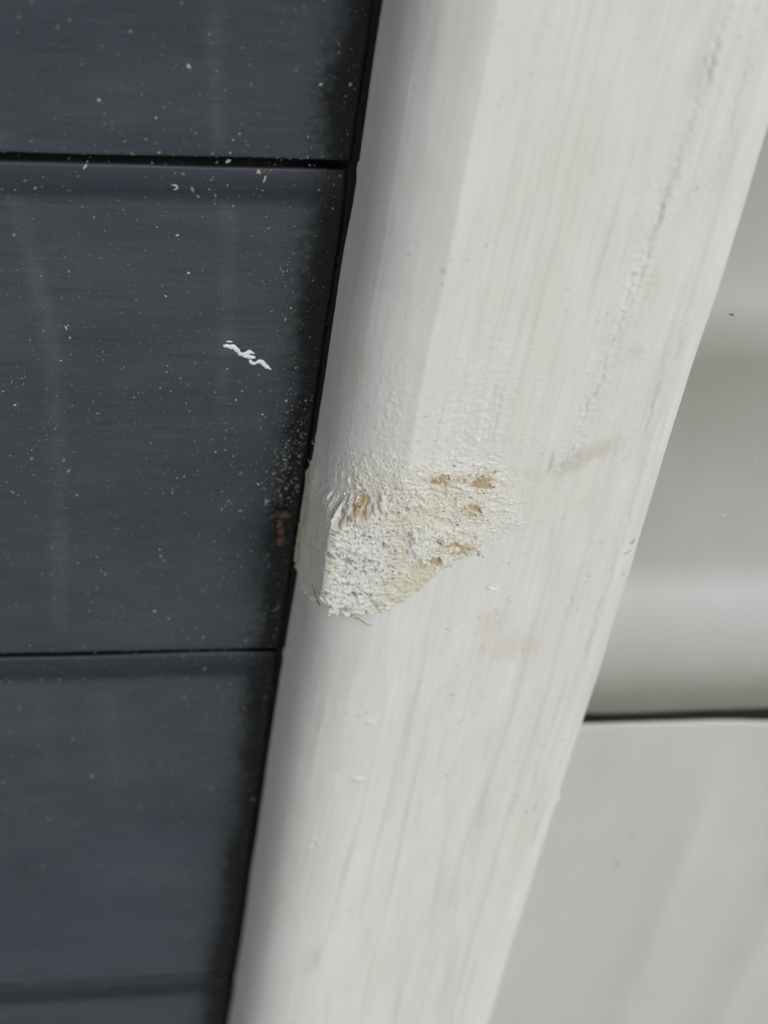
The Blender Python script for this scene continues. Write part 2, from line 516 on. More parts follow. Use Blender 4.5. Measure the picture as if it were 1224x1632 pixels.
def post_color(X, Y, Z, A, cm, rough):
    base = np.array([0.665, 0.655, 0.615])
    c = np.ones(X.shape + (3,)) * base
    # grey grain lines showing through thin paint
    warp = 0.25 * vn(A / 30, Z / 90, 81) + 0.25 * vn(A / 8, Z / 30, 82)
    g = np.abs(vn((A + warp) / 2.9, Z / 260, 83))
    line = np.exp(-(g / 0.06) ** 2) * np.clip(0.5 + 0.6 * vn(A / 5, Z / 70, 84), 0, 1)
    g2 = np.abs(vn((A + warp) / 1.9, Z / 150, 85))
    line2 = np.exp(-(g2 / 0.09) ** 2) * np.clip(0.3 + 0.8 * vn(A / 6, Z / 50, 86), 0, 1)
    front = sst(9, 16, X)
    lo = 0.6 + 0.4 * sst(20, -40, Z)
    c *= (1 - (0.20 * line + 0.15 * line2) * (0.25 + 0.75 * front) * lo)[..., None] ** np.array([0.92, 0.98, 1.06])
    # faint beige and pinkish mottling
    b = np.clip(fbm(A / 9, Z / 35, 87) + 0.05, 0, 1)
    c *= 1 - b[..., None] * np.array([0.03, 0.045, 0.08])
    p = np.clip(fbm(A / 4, Z / 22, 88), 0, 1) * sst(34, 50, X)
    c *= 1 - p[..., None] * np.array([0.06, 0.075, 0.085])
    # dirt in the cracks
    c *= (1 - 0.15 * np.clip(cm * 1.5, 0, 1))[..., None] ** np.array([0.9, 1.0, 1.15])
    # resin stains with shapes of their own
    def stain(cx, cz, rx, rz, ang, tint, amt, soft=0.5):
        r = blob(X, Z, cx, cz, rx, rz, ang) + 0.7 * fbm(X / 2.5, Z / 4.0, 91, 5, 0.6)
        m = (amt * (1 - sst(1 - soft, 1 + soft, r)))[..., None]
        return c * (1 - m) + m * np.array(tint)
    c = stain(55.6, 60.3, 3.6, 2.5, 0.35, (0.48, 0.43, 0.33), 0.50, 0.7)
    c = stain(49.5, 55.8, 4.5, 2.3, 0.45, (0.48, 0.46, 0.36), 0.48)
    c = stain(40.5, 52.5, 8, 2.2, 0.1, (0.56, 0.54, 0.42), 0.22)
    c = stain(45.8, -3.7, 5.5, 4.0, 0.2, (0.60, 0.50, 0.39), 0.42, 0.8)
    c = stain(39.5, 5.0, 3.5, 4.0, 0.2, (0.62, 0.55, 0.46), 0.35, 0.8)
    c = stain(43, 44, 9, 7, 0.0, (0.64, 0.63, 0.53), 0.45, 0.8)
    c = stain(55.6, 106, 2.0, 3.5, 0.0, (0.60, 0.56, 0.43), 0.4, 0.8)
    c = stain(56.5, 88, 1.5, 2.0, 0.0, (0.58, 0.47, 0.41), 0.4, 0.8)
    c = stain(63.8, 76, 0.5, 4.5, 0.0, (0.42, 0.37, 0.35), 0.4, 0.6)
    c = stain(44.8, 56.5, 0.5, 3.0, 0.0, (0.42, 0.36, 0.31), 0.5, 0.5)
    # rubbed dashes beside the right edge
    dsh = np.exp(-((X - 65.6 - 0.5 * vn(Z / 30, Z * 0, 94)) / 0.7) ** 2) * sst(0.1, 0.8, vn(X / 2, Z / 9, 97) + 0.5 * vn(X / 1.2, Z / 2.5, 92)) * sst(130, 90, Z) * sst(-30, 0, Z)
    c *= 1 - (0.5 * dsh)[..., None] * np.array([0.22, 0.24, 0.24])
    # patchy yellower tone on the side near the siding
    sd = (sst(4, 0, X) * (0.15 + 0.35 * np.clip(fbm(Y / 6, Z / 25, 93) + 0.3, 0, 1)))[..., None]
    c = c * (1 - sd) + sd * np.array([0.60, 0.55, 0.45])
    # grey pinholes
    pin = np.clip(vn(A / 0.8, Z / 1.0, 95) - 0.86, 0, 1) / 0.14 * np.clip(vn(A / 10, Z / 14, 96) + 0.3, 0, 1)
    c *= (1 - 0.5 * np.clip(pin, 0, 1))[..., None]
    return c

prof, cnt = profiles(2.9)
zz = np.concatenate([np.linspace(-450, -250, 20)[:-1], np.linspace(-250, 178, 1050), np.linspace(178, 420, 20)[1:]])
P, N = base_surface(prof, zz)
h, cm, A, rgh = post_relief(P[..., 0], P[..., 1], P[..., 2])
bow = 0.35 * vn(P[..., 2] / 60, P[..., 2] * 0, 99) + 0.15 * vn(P[..., 2] / 17, P[..., 2] * 0 + 2, 98)
PP = P + N * h[..., None]
PP[..., 0] += bow
body = link('post_body', grid_mesh('post_body', PP, post_color(P[..., 0], P[..., 1], P[..., 2], A, cm, rgh)), M_post, post)
body.matrix_parent_inverse = post_inv

# ------------------------------------------------------------------ filler patch wrapped round the corner
def filler_lower(x):      # lower boundary of the patch on the front face
    return np.interp(x, [-34, -14, 0, 1.0, 2.6, 5, 8, 12.4, 18, 23.7, 33.0, 45.2, 60], [-11, -1.0, 11.0, 9.0, 7.4, 6.7, 7.4, 10.2, 15.5, 22.7, 27.6, 32.0, 36])

def filler_upper(x):
    return np.interp(x, [-34, -10, 0, 10, 17.3, 34.0, 42.5, 60], [31, 46, 52, 54, 57.0, 56.5, 46.3, 30])

WOODS = [(4.4, 40.8, 2.1, 2.4, 0.6, 'tan'), (22.7, 51.6, 3.3, 1.6, 0.1, 'tan'), (30.6, 51.2, 2.3, 2.2, 0.7, 'tan'), (29.3, 42.6, 2.2, 2.2, 0.5, 'tan'),
         (26.2, 31.2, 4.4, 2.1, -0.45, 'tan'), (22.3, 26.6, 1.6, 1.1, 0.3, 'tan')]

def wood_mask(X, Z, w):
    cx, cz, rx, rz, ang, _ = w
    sd = int(cx * 10) % 97
    r = blob(X, Z, cx, cz, rx, rz, ang) + 1.5 * fbm(X / 2.2, Z / 1.5, sd, 2) + 0.8 * fbm(X / 0.7, Z / 0.5, sd + 7, 3, 0.6)
    return 1 - sst(0.70, 0.84, r)

fprof, fcnt = profiles(7.6)
zf = np.linspace(-14, 69, 600)
FP, FN = base_surface(fprof, zf)
keep = np.where((fprof[0][:, 1] < 3) & (fprof[0][:, 0] < 50))[0]
SQ = np.stack([np.broadcast_to(fprof[2][:, 0][None], FP.shape[:2]), np.broadcast_to(fprof[2][:, 1][None], FP.shape[:2]), FP[..., 2]], -1)
FP, FN, SQ = FP[:, keep], FN[:, keep], SQ[:, keep]
X, Y, Z = FP[..., 0], FP[..., 1], FP[..., 2]
hp, _, FA, _ = post_relief(X, Y, Z)
# coordinate across: front x, and negative round the side
U = np.where(SQ[..., 1] > -H + 0.01, -(SQ[..., 1] + H), SQ[..., 0])
wob = 1.2 * fbm(U / 5, Z / 5, 201) + 1.5 * fbm(U / 1.3, Z / 1.3, 202)
dl = Z - filler_lower(U) + wob * 1.1 + 0.9 * fbm(U / 0.7, Z / 0.7, 203)                     # height above the lower edge
du = filler_upper(U) - Z + wob * 2.2
dr = 44 - U + 2.0 * wob
ds = np.where(U < 0, 33 + U * 1.0, 40)                   # fades into the siding contact
low = sst(-0.25, 0.45 + 0.35 * np.clip(U - 20, 0, 40) + 0.1 * np.clip(-U, 0, 30), dl)
m = low * sst(-3, 14, du + 5) * sst(0, 24, dr + 4)
fb = np.interp(U, [-34, -12, 0, 8, 17], [26, 36, 40.5, 44, 50]) - Z + 1.2 * wob
built = low * sst(-0.5, 4.5, fb) * (1 - sst(10, 17, U))      # squared, built-up part
sqm = (built * np.sqrt(sst(-0.4, 3.0, dl)))[..., None]
cornerN = FN
F = FP * (1 - sqm) + SQ * sqm
F[..., 0] += np.where(U < 0, -0.55 * built, 0)
# rounded nose at the lower corner
grit = built * sst(-0.6, 0.5, U)
n1 = 0.65 * vn(U / 0.8, Z / 0.7, 211) + 0.65 * vn((U + Z) / 0.6, (U - Z) / 0.6, 231); n2 = vn(U / 0.34, Z / 0.34, 212); n3 = fbm(U / 3, Z / 3, 213)
n4 = vn((U + 0.5 * Z) / 0.75, (Z - 0.5 * U) / 0.5, 214)
flat = m * (1 - built)
sidem = built * (U < 0)
pit = np.zeros_like(U); nod = np.zeros_like(U)
ucol = U[0]
prng = np.random.default_rng(77)
def stamp(field, cx, cz, r, a, el, ang, sharp):
    c0, c1 = np.searchsorted(ucol, [cx - 2.2 * r, cx + 2.2 * r]); r0, r1 = np.searchsorted(zf, [cz - 2.2 * r, cz + 2.2 * r])
    if c1 <= c0 or r1 <= r0: return
    uu = ucol[c0:c1][None, :]; zz_ = zf[r0:r1][:, None]
    d = blob(uu, zz_, cx, cz, r, r * el, ang) + 0.35 * n2[r0:r1, c0:c1]
    field[r0:r1, c0:c1] = np.maximum(field[r0:r1, c0:c1], a * np.exp(-np.abs(d) ** sharp))
for _ in range(420):                      # air holes and torn-out grains
    stamp(pit, prng.uniform(-1.2, 17), prng.uniform(7, 46), 0.16 + prng.exponential(0.16), prng.uniform(0.3, 0.9), prng.uniform(0.45, 1), prng.uniform(0, 3), 4)
for _ in range(160):
    stamp(pit, prng.uniform(14, 40), prng.uniform(24, 60), 0.15 + prng.exponential(0.14), prng.uniform(0.2, 0.6), prng.uniform(0.4, 1), prng.uniform(0, 3), 4)
for _ in range(60):
    stamp(pit, prng.uniform(-24, -0.5), prng.uniform(-5, 42), 0.15 + prng.exponential(0.2), prng.uniform(0.2, 0.6), prng.uniform(0.3, 1), prng.uniform(0.8, 2.2), 4)
for _ in range(650):                      # grains standing proud
    stamp(nod, prng.uniform(-2.0, 18), prng.uniform(7, 50), 0.22 + prng.exponential(0.16), prng.uniform(0.12, 0.42), prng.uniform(0.5, 1), prng.uniform(0, 3), 3)
for _ in range(520):
    stamp(nod, prng.uniform(12, 44), prng.uniform(22, 64), 0.22 + prng.exponential(0.2), prng.uniform(0.10, 0.36), prng.uniform(0.4, 1), prng.uniform(-0.5, 0.9), 3)
hf = 0.36 * m - 0.10 + 0.35 * built
hf = hf + (grit + 0.8 * flat) * (nod + 0.24 * n3 + 0.05 * n2) + grit * 0.10 * n1 - (grit + 0.7 * flat + 0.8 * sidem) * pit
# broken skins: plateaus with torn edges
lay1 = fbm(U / 4.5 + 3, Z / 3.2, 241, 5, 0.6); lay2 = fbm(U / 2.6, Z / 2.0, 246, 5, 0.62)
pl1 = sst(0.02, 0.06, lay1); pl2 = sst(0.10, 0.14, lay2)
near = np.exp(-blob(U, Z, 24, 44, 15, 15) ** 4) * m
hf = hf + near * (0.34 * pl1 + 0.26 * pl2)
hf = hf + grit * 0.25 * sst(0.12, 0.18, lay2)
hf = hf + sidem * (0.18 * n3 + 0.05 * n1)
# torn flaps of skin at the upper left
flap = np.exp(-blob(U, Z, -7, 43, 9, 7) ** 2) + 0.8 * np.exp(-blob(U, Z, 1.5, 46, 4.5, 5) ** 2)
hf = hf + flap * 0.17 * np.clip(vn((U + 0.35 * Z) / 0.8, (Z - 0.2 * U) / 2.6, 216) - 0.1, 0, 1)
# bead along the lower edge
hf = hf + 0.40 * np.exp(-((dl - 1.2) / 1.0) ** 2) * (1 - sst(20, 34, U)) * (0.6 + 0.6 * vn(U / 1.4, Z / 1.4, 217))
# the lifted cream skin with its scalloped left edge
cr = blob(U, Z, 21.6, 31.5, 6.0, 6.2, 0.2) + 0.28 * fbm(U / 2, Z / 2, 218)
skin = 1 - sst(0.93, 1.0, cr)
hf = hf + skin * (0.55 + 0.15 * n3) * (1 - 0.5 * sst(22, 28, U))
hf = hf - 0.30 * np.exp(-((U - 13.5) / 3.5) ** 2) * built
wm = np.zeros_like(U)
for w in WOODS:
    wm = np.maximum(wm, wood_mask(U, Z, w))
    hf = hf + 0.30 * m * np.exp(-blob(U, Z, w[0], w[1], w[2] * 1.5, w[3] * 1.6, w[4]) ** 2)
hid = sst(0.05, 0.0, m)
hf = hf * (1 - hid) - 0.7 * hid
hf = hp * (1 - grit) + hf
hf = hf * (1 - wm) + wm * ((hf - 0.9) * built + (hp + 0.05) * (1 - built))
dirn = FN * (1 - sqm) + sqm * np.where((U < 0)[..., None], np.array([-1.0, 0, 0]), np.array([0, -1.0, 0]))
dirn /= np.linalg.norm(dirn, axis=-1, keepdims=True)
# soften the square arris
F = F + dirn * hf[..., None]
for _ in range(3):
    sm = 0.25 * F[:, :-2, :2] + 0.5 * F[:, 1:-1, :2] + 0.25 * F[:, 2:, :2]
    wgt = np.exp(-(U[:, 1:-1] / 0.5) ** 2)[..., None]
    F[:, 1:-1, :2] = F[:, 1:-1, :2] * (1 - wgt) + sm * wgt

col = np.ones(U.shape + (3,)) * np.array([0.660, 0.640, 0.572])
def mixc(mask, rgb):
    global col
    mk = np.clip(mask, 0, 1)[..., None]
    col = col * (1 - mk) + mk * np.array(rgb)
mixc(0.9 * (1 - sst(0.15, 0.75, m)), (0.665, 0.655, 0.615))
mixc(grit * 0.9, (0.615, 0.60, 0.565))
mixc(grit * np.clip(fbm(U / 4, Z / 4, 221) * 1.2, 0, 1), (0.62, 0.62, 0.61))
mixc(0.75 * np.exp(-blob(U, Z, 11.5, 42, 5.5, 5) ** 2) * (0.6 + 0.6 * n3), (0.52, 0.45, 0.37))
mixc(0.45 * np.exp(-blob(U, Z, 14.5, 31, 2.2, 8) ** 2), (0.50, 0.42, 0.34))
mixc(0.9 * np.exp(-blob(U, Z, 18.5, 19.5, 6.0, 3.8, 0.65) ** 2), (0.58, 0.55, 0.37))
mixc(0.7 * np.exp(-blob(U, Z, 19.5, 24.8, 3.5, 1.8, 0.3) ** 2) * (0.7 + n3), (0.50, 0.40, 0.20))
mixc(0.55 * np.exp(-((dl - 1.0) / 1.6) ** 2) * sst(40, 20, U), (0.56, 0.55, 0.44))
mixc(0.7 * np.exp(-blob(U, Z, 6, 9.5, 5, 2.6) ** 2), (0.60, 0.59, 0.49))
mixc(0.5 * np.exp(-blob(U, Z, 28, 46, 8, 5) ** 2) * np.clip(fbm(U / 3, Z / 3, 223) + 0.3, 0, 1), (0.60, 0.57, 0.45))
mixc(0.7 * m * np.clip(fbm(U / 5, Z / 5, 227) * 1.6, 0, 1) * (U > 0), (0.60, 0.56, 0.42))
mixc(skin * 0.9, (0.66, 0.655, 0.60))
mixc(sidem * 0.85, (0.70, 0.67, 0.58))
mixc(sidem * np.clip(fbm(U / 4, Z / 6, 224) * 1.4, 0, 1) * 0.8, (0.60, 0.56, 0.41))
mixc(sidem * np.exp(-((U + 29) / 4) ** 2) * np.clip(0.4 + fbm(U / 3, Z / 6, 225), 0, 1), (0.40, 0.31, 0.18))
for w in WOODS:                                          # ochre-stained rim round each bare spot
    r = blob(U, Z, w[0], w[1], w[2], w[3], w[4]) + 0.3 * fbm(U / 1.2, Z / 1.2, 226)
    mixc(0.75 * (1 - sst(1.0, 1.55, r)) * np.clip(0.5 + 0.8 * n1, 0, 1), (0.48, 0.38, 0.22))
mixc(0.8 * np.clip(pit * 1.3, 0, 1) * (vn(U / 1.3, Z / 1.3, 232) > -0.25) * m, (0.22, 0.20, 0.17))
mixc(near * (1 - pl1) * 0.45, (0.58, 0.54, 0.43))
mixc(flat * 0.35 * sst(0.75, 0.95, vn(U / 0.7, Z / 0.6, 228)), (0.34, 0.30, 0.24))
blk = sst(0.84, 0.93, vn(U / 0.9, Z / 0.9, 229)) * m * (vn(U / 6, Z / 6, 230) > 0.0)
mixc(blk * 0.7, (0.10, 0.095, 0.09))
F[..., 0] += 0.35 * vn(Z / 60, Z * 0, 99) + 0.15 * vn(Z / 17, Z * 0 + 2, 98)
fill = link('filler_patch', grid_mesh('filler_patch', F, col), M_fill, post)
fill.matrix_parent_inverse = post_inv
fill['label'] = 'gritty chipped filler squared over the worn corner'

# bare wood showing in the pits
for w in WOODS:
    R0 = max(w[2], w[3]) * 1.9
    c0, c1 = np.searchsorted(ucol, [w[0] - R0, w[0] + R0]); r0, r1 = np.searchsorted(zf, [w[1] - R0, w[1] + R0])
    sl_ = (slice(r0, r1), slice(c0, c1))
    u_, z_ = U[sl_], Z[sl_]
    mk = sst(0.25, 0.75, wood_mask(u_, z_, w))
    rel = 0.10 * strk(u_ / 0.45, z_ / 4, 301) + 0.05 * fbm(u_ / 0.5, z_ / 0.5, 302)
    G = F[sl_] + dirn[sl_] * (-0.8 + mk * (0.92 + rel))[..., None]
    o = link('bare_wood', grid_mesh('bare_wood', G), M_wood, post)
    o.matrix_parent_inverse = post_inv

# ------------------------------------------------------------------ small crumbs: chips, fibres, dust
def ribbon_mesh(name, pts, widths, y_fn, thick, seed):
    """an irregular chip: outline swept along a centre line, domed and given thickness (mm)"""
    rg = np.random.default_rng(seed)
    c = np.array(pts, float)
    n = 22
    t = np.linspace(0, len(c) - 1, n)
    cx = np.interp(t, range(len(c)), c[:, 0]); cz = np.interp(t, range(len(c)), c[:, 1])
    wd = np.interp(t, range(len(widths)), widths) * (1 + 0.35 * rg.uniform(-1, 1, n))
    dx, dz = np.gradient(cx), np.gradient(cz)
    L = np.hypot(dx, dz) + 1e-6
    nx, nz = -dz / L, dx / L
    rows = []
    for k, (o, lift) in enumerate(((-1.0, -0.02), (-0.92, 0.7), (-0.3, 1.0), (0.35, 1.0), (0.92, 0.7), (1.0, -0.02))):
        j = rg.uniform(0.9, 1.1, n)
        px = cx + nx * wd * o * j / 2; pz = cz + nz * wd * o * j / 2
        py = np.array([y_fn(a, b) for a, b in zip(px, pz)]) - thick * lift - 0.02 - (0.3 if name in ('nail_head', 'rust_bleed') else 0)
        rows.append(np.stack([px, py, pz], -1))
    return grid_mesh(name, np.array(rows), smooth=True, flip=True)

def flecks_mesh(name, items, y_fn, push):
    """items: (x, z, length, width, angle, colour); each a small faceted crumb with thickness"""
    V, Fc, C = [], [], []
    rg = np.random.default_rng(5)
    for (x, z, l, w, a, c) in items:
        n = 6
        th = np.arange(n) / n * 2 * math.pi + rg.uniform(-0.3, 0.3, n)
        rr = rg.uniform(0.55, 1.15, n)
        px, pz = np.cos(th) * rr * l / 2, np.sin(th) * rr * w / 2
        bend = 0.25 * l * (px / (l / 2)) ** 2 * rg.uniform(-1, 1)
        pz = pz + bend
        ca, sa = math.cos(a), math.sin(a)
        qx, qz = x + px * ca - pz * sa, z + px * sa + pz * ca
        y0 = y_fn(x, z) if y_fn else push
        b = len(V)
        t = min(w, 0.35) * rg.uniform(0.4, 0.9)
        for k in range(n): V.append((qx[k], y0 + 0.02, qz[k]))
        for k in range(n): V.append((x + (qx[k] - x) * 0.8, y0 - t, z + (qz[k] - z) * 0.8))
        Fc.append(tuple(b + n + k for k in range(n)))
        for k in range(n):
            j = (k + 1) % n
            Fc.append((b + k, b + j, b + n + j, b + n + k))
        C += [c] * (2 * n)
    me = bpy.data.meshes.new(name)
    me.from_pydata([(p[0] * MM, p[1] * MM, p[2] * MM) for p in V], [], Fc)
    at = me.color_attributes.new('pigment', 'FLOAT_COLOR', 'POINT')
    c4 = np.ones((len(V), 4), np.float32); c4[:, :3] = np.array(C)
    at.data.foreach_set('color', c4.ravel())
    me.update()
    return me

chip = empty('paint_chip', (-0.018, 0, 0.0588))
tag(chip, 'white zigzag paint chip stuck to the middle dark board', 'paint chip')
ci = Matrix.Translation((0.018, 0, -0.0588))
for i, (pts, wd) in enumerate((
        ([(-23.6, 61.4), (-22.4, 61.2), (-21.2, 60.9), (-20.4, 60.0), (-19.6, 58.9), (-18.6, 59.0), (-17.6, 59.6), (-16.6, 59.2)], [0.5, 1.4, 1.5, 1.3, 1.4, 1.6, 1.3, 0.3]),
        ([(-19.2, 58.6), (-18.2, 58.3), (-17.2, 58.1), (-16.3, 58.0)], [0.6, 1.3, 1.2, 0.7]),
        ([(-17.6, 57.5), (-17.0, 56.4), (-16.2, 56.2), (-15.4, 56.9), (-14.6, 56.6), (-13.8, 55.5), (-12.4, 54.5)], [0.3, 1.1, 0.8, 1.1, 1.6, 1.4, 0.1]),
        ([(-23.0, 62.6), (-22.3, 62.6), (-21.7, 62.5)], [0.15, 0.4, 0.15]))):
    o = link('chip_piece', ribbon_mesh('chip_piece', pts, [v * 0.78 for v in wd], board_y, 0.28, 40 + i), M_chip, chip)
    o.matrix_parent_inverse = ci

flakes = [([(-37.6, 104.0), (-36.6, 103.9), (-35.9, 103.4), (-36.2, 102.8), (-36.9, 102.6)], [0.25, 0.3, 0.4, 0.4, 0.2], 'tiny curled white shaving below the upper lap line'),
          ([(-55.2, 106.6), (-54.6, 107.3), (-54.0, 108.2)], [0.35, 0.45, 0.3], 'short straight white sliver under the upper lap, nearest the left edge'),
          ([(-26.6, 108.2), (-25.9, 108.8), (-25.4, 109.0)], [0.4, 1.0, 0.3], 'pale triangular flake tucked just under the upper lap line'),
          ([(-20.3, 106.6), (-19.8, 107.2), (-19.4, 106.4)], [0.3, 0.8, 0.3], 'pale flake under the upper lap, nearer the post'),
          ([(-18.8, 104.5), (-18.4, 105.6), (-18.3, 106.4)], [0.3, 0.5, 0.2], 'thin grey upright flake under the upper lap, closest to the post'),
          ([(-57.9, 66.9), (-57.5, 66.2), (-57.2, 65.3)], [0.3, 0.5, 0.2], 'small white fleck left on the middle board, level with the zigzag chip')]
for i, (pts, wd, lb) in enumerate(flakes):
    cxm = sum(p[0] for p in pts) / len(pts); czm = sum(p[1] for p in pts) / len(pts)
    pts = [(cxm + (p[0] - cxm) * 0.75, czm + (p[1] - czm) * 0.75) for p in pts]
    o = link('paint_flake', ribbon_mesh('paint_flake', pts, [v * 0.75 for v in wd], board_y, 0.18, 60 + i), M_flake)
    tag(o, lb, 'paint flake', 'paint flakes on the siding')

fl = ribbon_mesh('paint_flake', [(36.9, 17.5), (37.8, 16.9), (38.6, 16.5), (39.6, 16.5)], [0.2, 0.6, 0.6, 0.2], lambda a, b: -H - 0.1, 0.35, 80)
tag(link('paint_flake', fl, M_chip), 'white flake clinging to the post right below the filler patch', 'paint flake')

crumb = []
def filler_y(x, z):
    i = int(np.argmin(np.abs(zf - z))); j = int(np.argmin(np.where(U[i] >= 0, np.abs(F[i, :, 0] - x), 1e9)))
    return min(float(F[i, j, 1]), -H + 0.05) if x > 14 else float(F[i, j, 1])
def add_crumb(x, z, big=1.0, b=None, warm=0.0):
    l = (0.3 + rng.exponential(0.3)) * big
    b = b or rng.uniform(0.52, 0.74)
    crumb.append((x, z, min(l, 1.6), min(max(l * rng.uniform(0.35, 0.8), 0.18), 0.8), rng.normal(-0.3, 0.8), (b, b * (0.985 - 0.03 * warm), b * (0.95 - 0.22 * warm))))
for w in WOODS:
    for _ in range(16):
        t = rng.uniform(0, 2 * math.pi); k = rng.normal(1.0, 0.28)
        add_crumb(w[0] + w[2] * k * math.cos(t), w[1] + w[3] * k * math.sin(t), 1.0, None, rng.random())
for _ in range(150): add_crumb(2 + 32 * rng.random(), rng.uniform(26, 57), 0.8, None, 0.4 * rng.random())
for _ in range(90):  add_crumb(rng.uniform(1.5, 16), rng.uniform(9, 38), 0.9, None, 0.3 * rng.random())
for _ in range(60):  add_crumb(rng.normal(22, 3), rng.normal(33, 3), 1.2, None, 0.5 * rng.random())
for _ in range(55):
    x = rng.uniform(1.5, 26); add_crumb(x, float(filler_lower(x)) + rng.normal(0.8, 0.8), 1.0, None, 0.8 * rng.random())
for _ in range(40):  add_crumb(rng.uniform(2, 34), rng.uniform(12, 57), 0.6, rng.uniform(0.06, 0.2), 0.5)
crumb = [c for c in crumb if c[1] > filler_lower(c[0]) - 0.5]
cr_o = link('filler_crumb', flecks_mesh('filler_crumb', crumb, filler_y, 0), M_dust, post)
cr_o.matrix_parent_inverse = post_inv
cr_o['kind'] = 'stuff'

# rusty nail bleed on the middle board beside the patch
rs = empty('rusty_nail', (-0.005, 0, 0.004))
tag(rs, 'rusty nail head with brown bleed on the dark board beside the patch', 'nail')
ri = Matrix.Translation((0.005, 0, -0.004))
for nm, pts, wd, th, sd in (('nail_head', [(-8.2, 8.3), (-6.6, 8.8), (-5.0, 8.7), (-3.6, 8.4)], [0.8, 2.6, 3.0, 1.0], 0.5, 90),
                            ('rust_bleed', [(-5.6, 8.0), (-5.5, 4.5), (-5.1, 2.0), (-4.9, -0.4), (-4.9, -1.6)], [1.6, 1.5, 1.4, 2.2, 0.6], 0.16, 91)):
    o = link(nm, ribbon_mesh(nm, pts, wd, board_y, th, sd), M_rust, rs)
    o.matrix_parent_inverse = ri

items = []
def add_fleck(x, z, big=1.0, bright=None):
    l = (0.20 + rng.exponential(0.19)) * big
    w = l * rng.uniform(0.3, 0.8)
    l, w = min(l, 1.5), min(max(w, 0.12), 0.7)
    b = bright if bright is not None else (rng.uniform(0.07, 0.24) if rng.random() < 0.86 else rng.uniform(0.24, 0.50))
    tint = rng.uniform(0, 1)
    items.append((x, z, l, w, rng.normal(0.25, 0.9), (b, b * (0.985 - 0.03 * tint), b * (0.95 - 0.14 * tint))))

for _ in range(6500):
    z = rng.uniform(-255, 175); x = -2.6 - 97 * rng.random() ** 1.25
    dens = 0.35 + 0.65 * math.exp(-((z - 40) / 85) ** 2)
    if rng.random() < dens: add_fleck(x, z)
for _ in range(3500):          # finest dust
    add_fleck(-1.5 - 98 * rng.random(), rng.uniform(-120, 165), 0.55, rng.uniform(0.12, 0.34))
for _ in range(330):           # crumbs gathered beside the patch
    z = rng.normal(26, 14); x = -2.4 - abs(rng.normal(0, 5.0))
    add_fleck(x, z, 0.9)
for _ in range(160):
    z = rng.normal(18, 22); x = -3 - abs(rng.normal(0, 12))
    add_fleck(x, z, 0.8)
for cx, cz, sx, sz, n in ((-6, 28, 1.4, 3, 60), (-7, 19, 1.6, 3, 45), (-7, 13, 1.8, 1.6, 35), (-12, 73, 1.6, 2.5, 14), (-4, 34, 0.8, 3, 25), (-11.5, 83, 1.3, 1.5, 8)):
    for _ in range(n): add_fleck(cx + rng.normal(0, sx), cz + rng.normal(0, sz), 1.15, rng.uniform(0.12, 0.42))
for zl in LAPS[1:4]:           # crumbs caught on the lips
    for _ in range(60):
        x = -3 - 95 * rng.random()
        add_fleck(x, zl + abs(rng.normal(0.6, 0.5)), 0.9)
items = [(min(i[0], -1.2), *i[1:]) for i in items]
du_o = link('paint_dust', flecks_mesh('paint_dust', items, board_y, 0), M_dust)
tag(du_o, 'pale paint dust and crumbs scattered over the dark siding', 'dust', kind='stuff')

# hair-like fibres poking out at the patch edge
def tube(name, pts, r, matl, parent, inv, cols=None):
    p = np.array(pts, float)
    n = 14
    t = np.linspace(0, len(p) - 1, n)
    q = np.stack([np.interp(t, range(len(p)), p[:, k]) for k in range(3)], 1)
    tg = np.gradient(q, axis=0); tg /= np.linalg.norm(tg, axis=1, keepdims=True)
    a = np.cross(tg, np.array([0.3, 1, 0.2])); a /= np.linalg.norm(a, axis=1, keepdims=True)
    b = np.cross(tg, a)
    ring = np.linspace(0, 2 * math.pi, 7)
    rad = r * np.linspace(1, 0.35, n)[:, None, None]
    G = q[:, None] + rad * (np.cos(ring)[None, :, None] * a[:, None] + np.sin(ring)[None, :, None] * b[:, None])
    o = link(name, grid_mesh(name, G), matl, parent)
    o.matrix_parent_inverse = inv
    return o
M_fib = mat('dark_fibre', (0.10, 0.085, 0.06), 0.9, 0.1)
M_fibl = mat('pale_fibre', (0.50, 0.46, 0.36), 0.9, 0.1)
tube('fibre', [(8, -32.6, 8.3), (9.5, -33.0, 7.2), (11, -32.7, 5.6), (12.0, -32.2, 5.0)], 0.12, M_fib, post, post_inv)
tube('fibre', [(0, -29, 8.6), (-1.0, -27, 9.5), (-1.4, -24, 10.4)], 0.14, M_fib, post, post_inv)
tube('fibre', [(-1.0, -6, 30), (-1.9, -6, 30.8), (-2.2, -6, 32.0), (-2.7, -6, 32.6)], 0.11, M_fibl, post, post_inv)
tube('fibre', [(-1.0, -4, 24), (-2.0, -4, 24.6), (-1.9, -4, 25.8)], 0.10, M_fibl, post, post_inv)
tube('fibre', [(-0.4, -4, 35), (-1.6, -4, 35.6), (-1.8, -4, 36.6)], 0.11, M_fibl, post, post_inv)

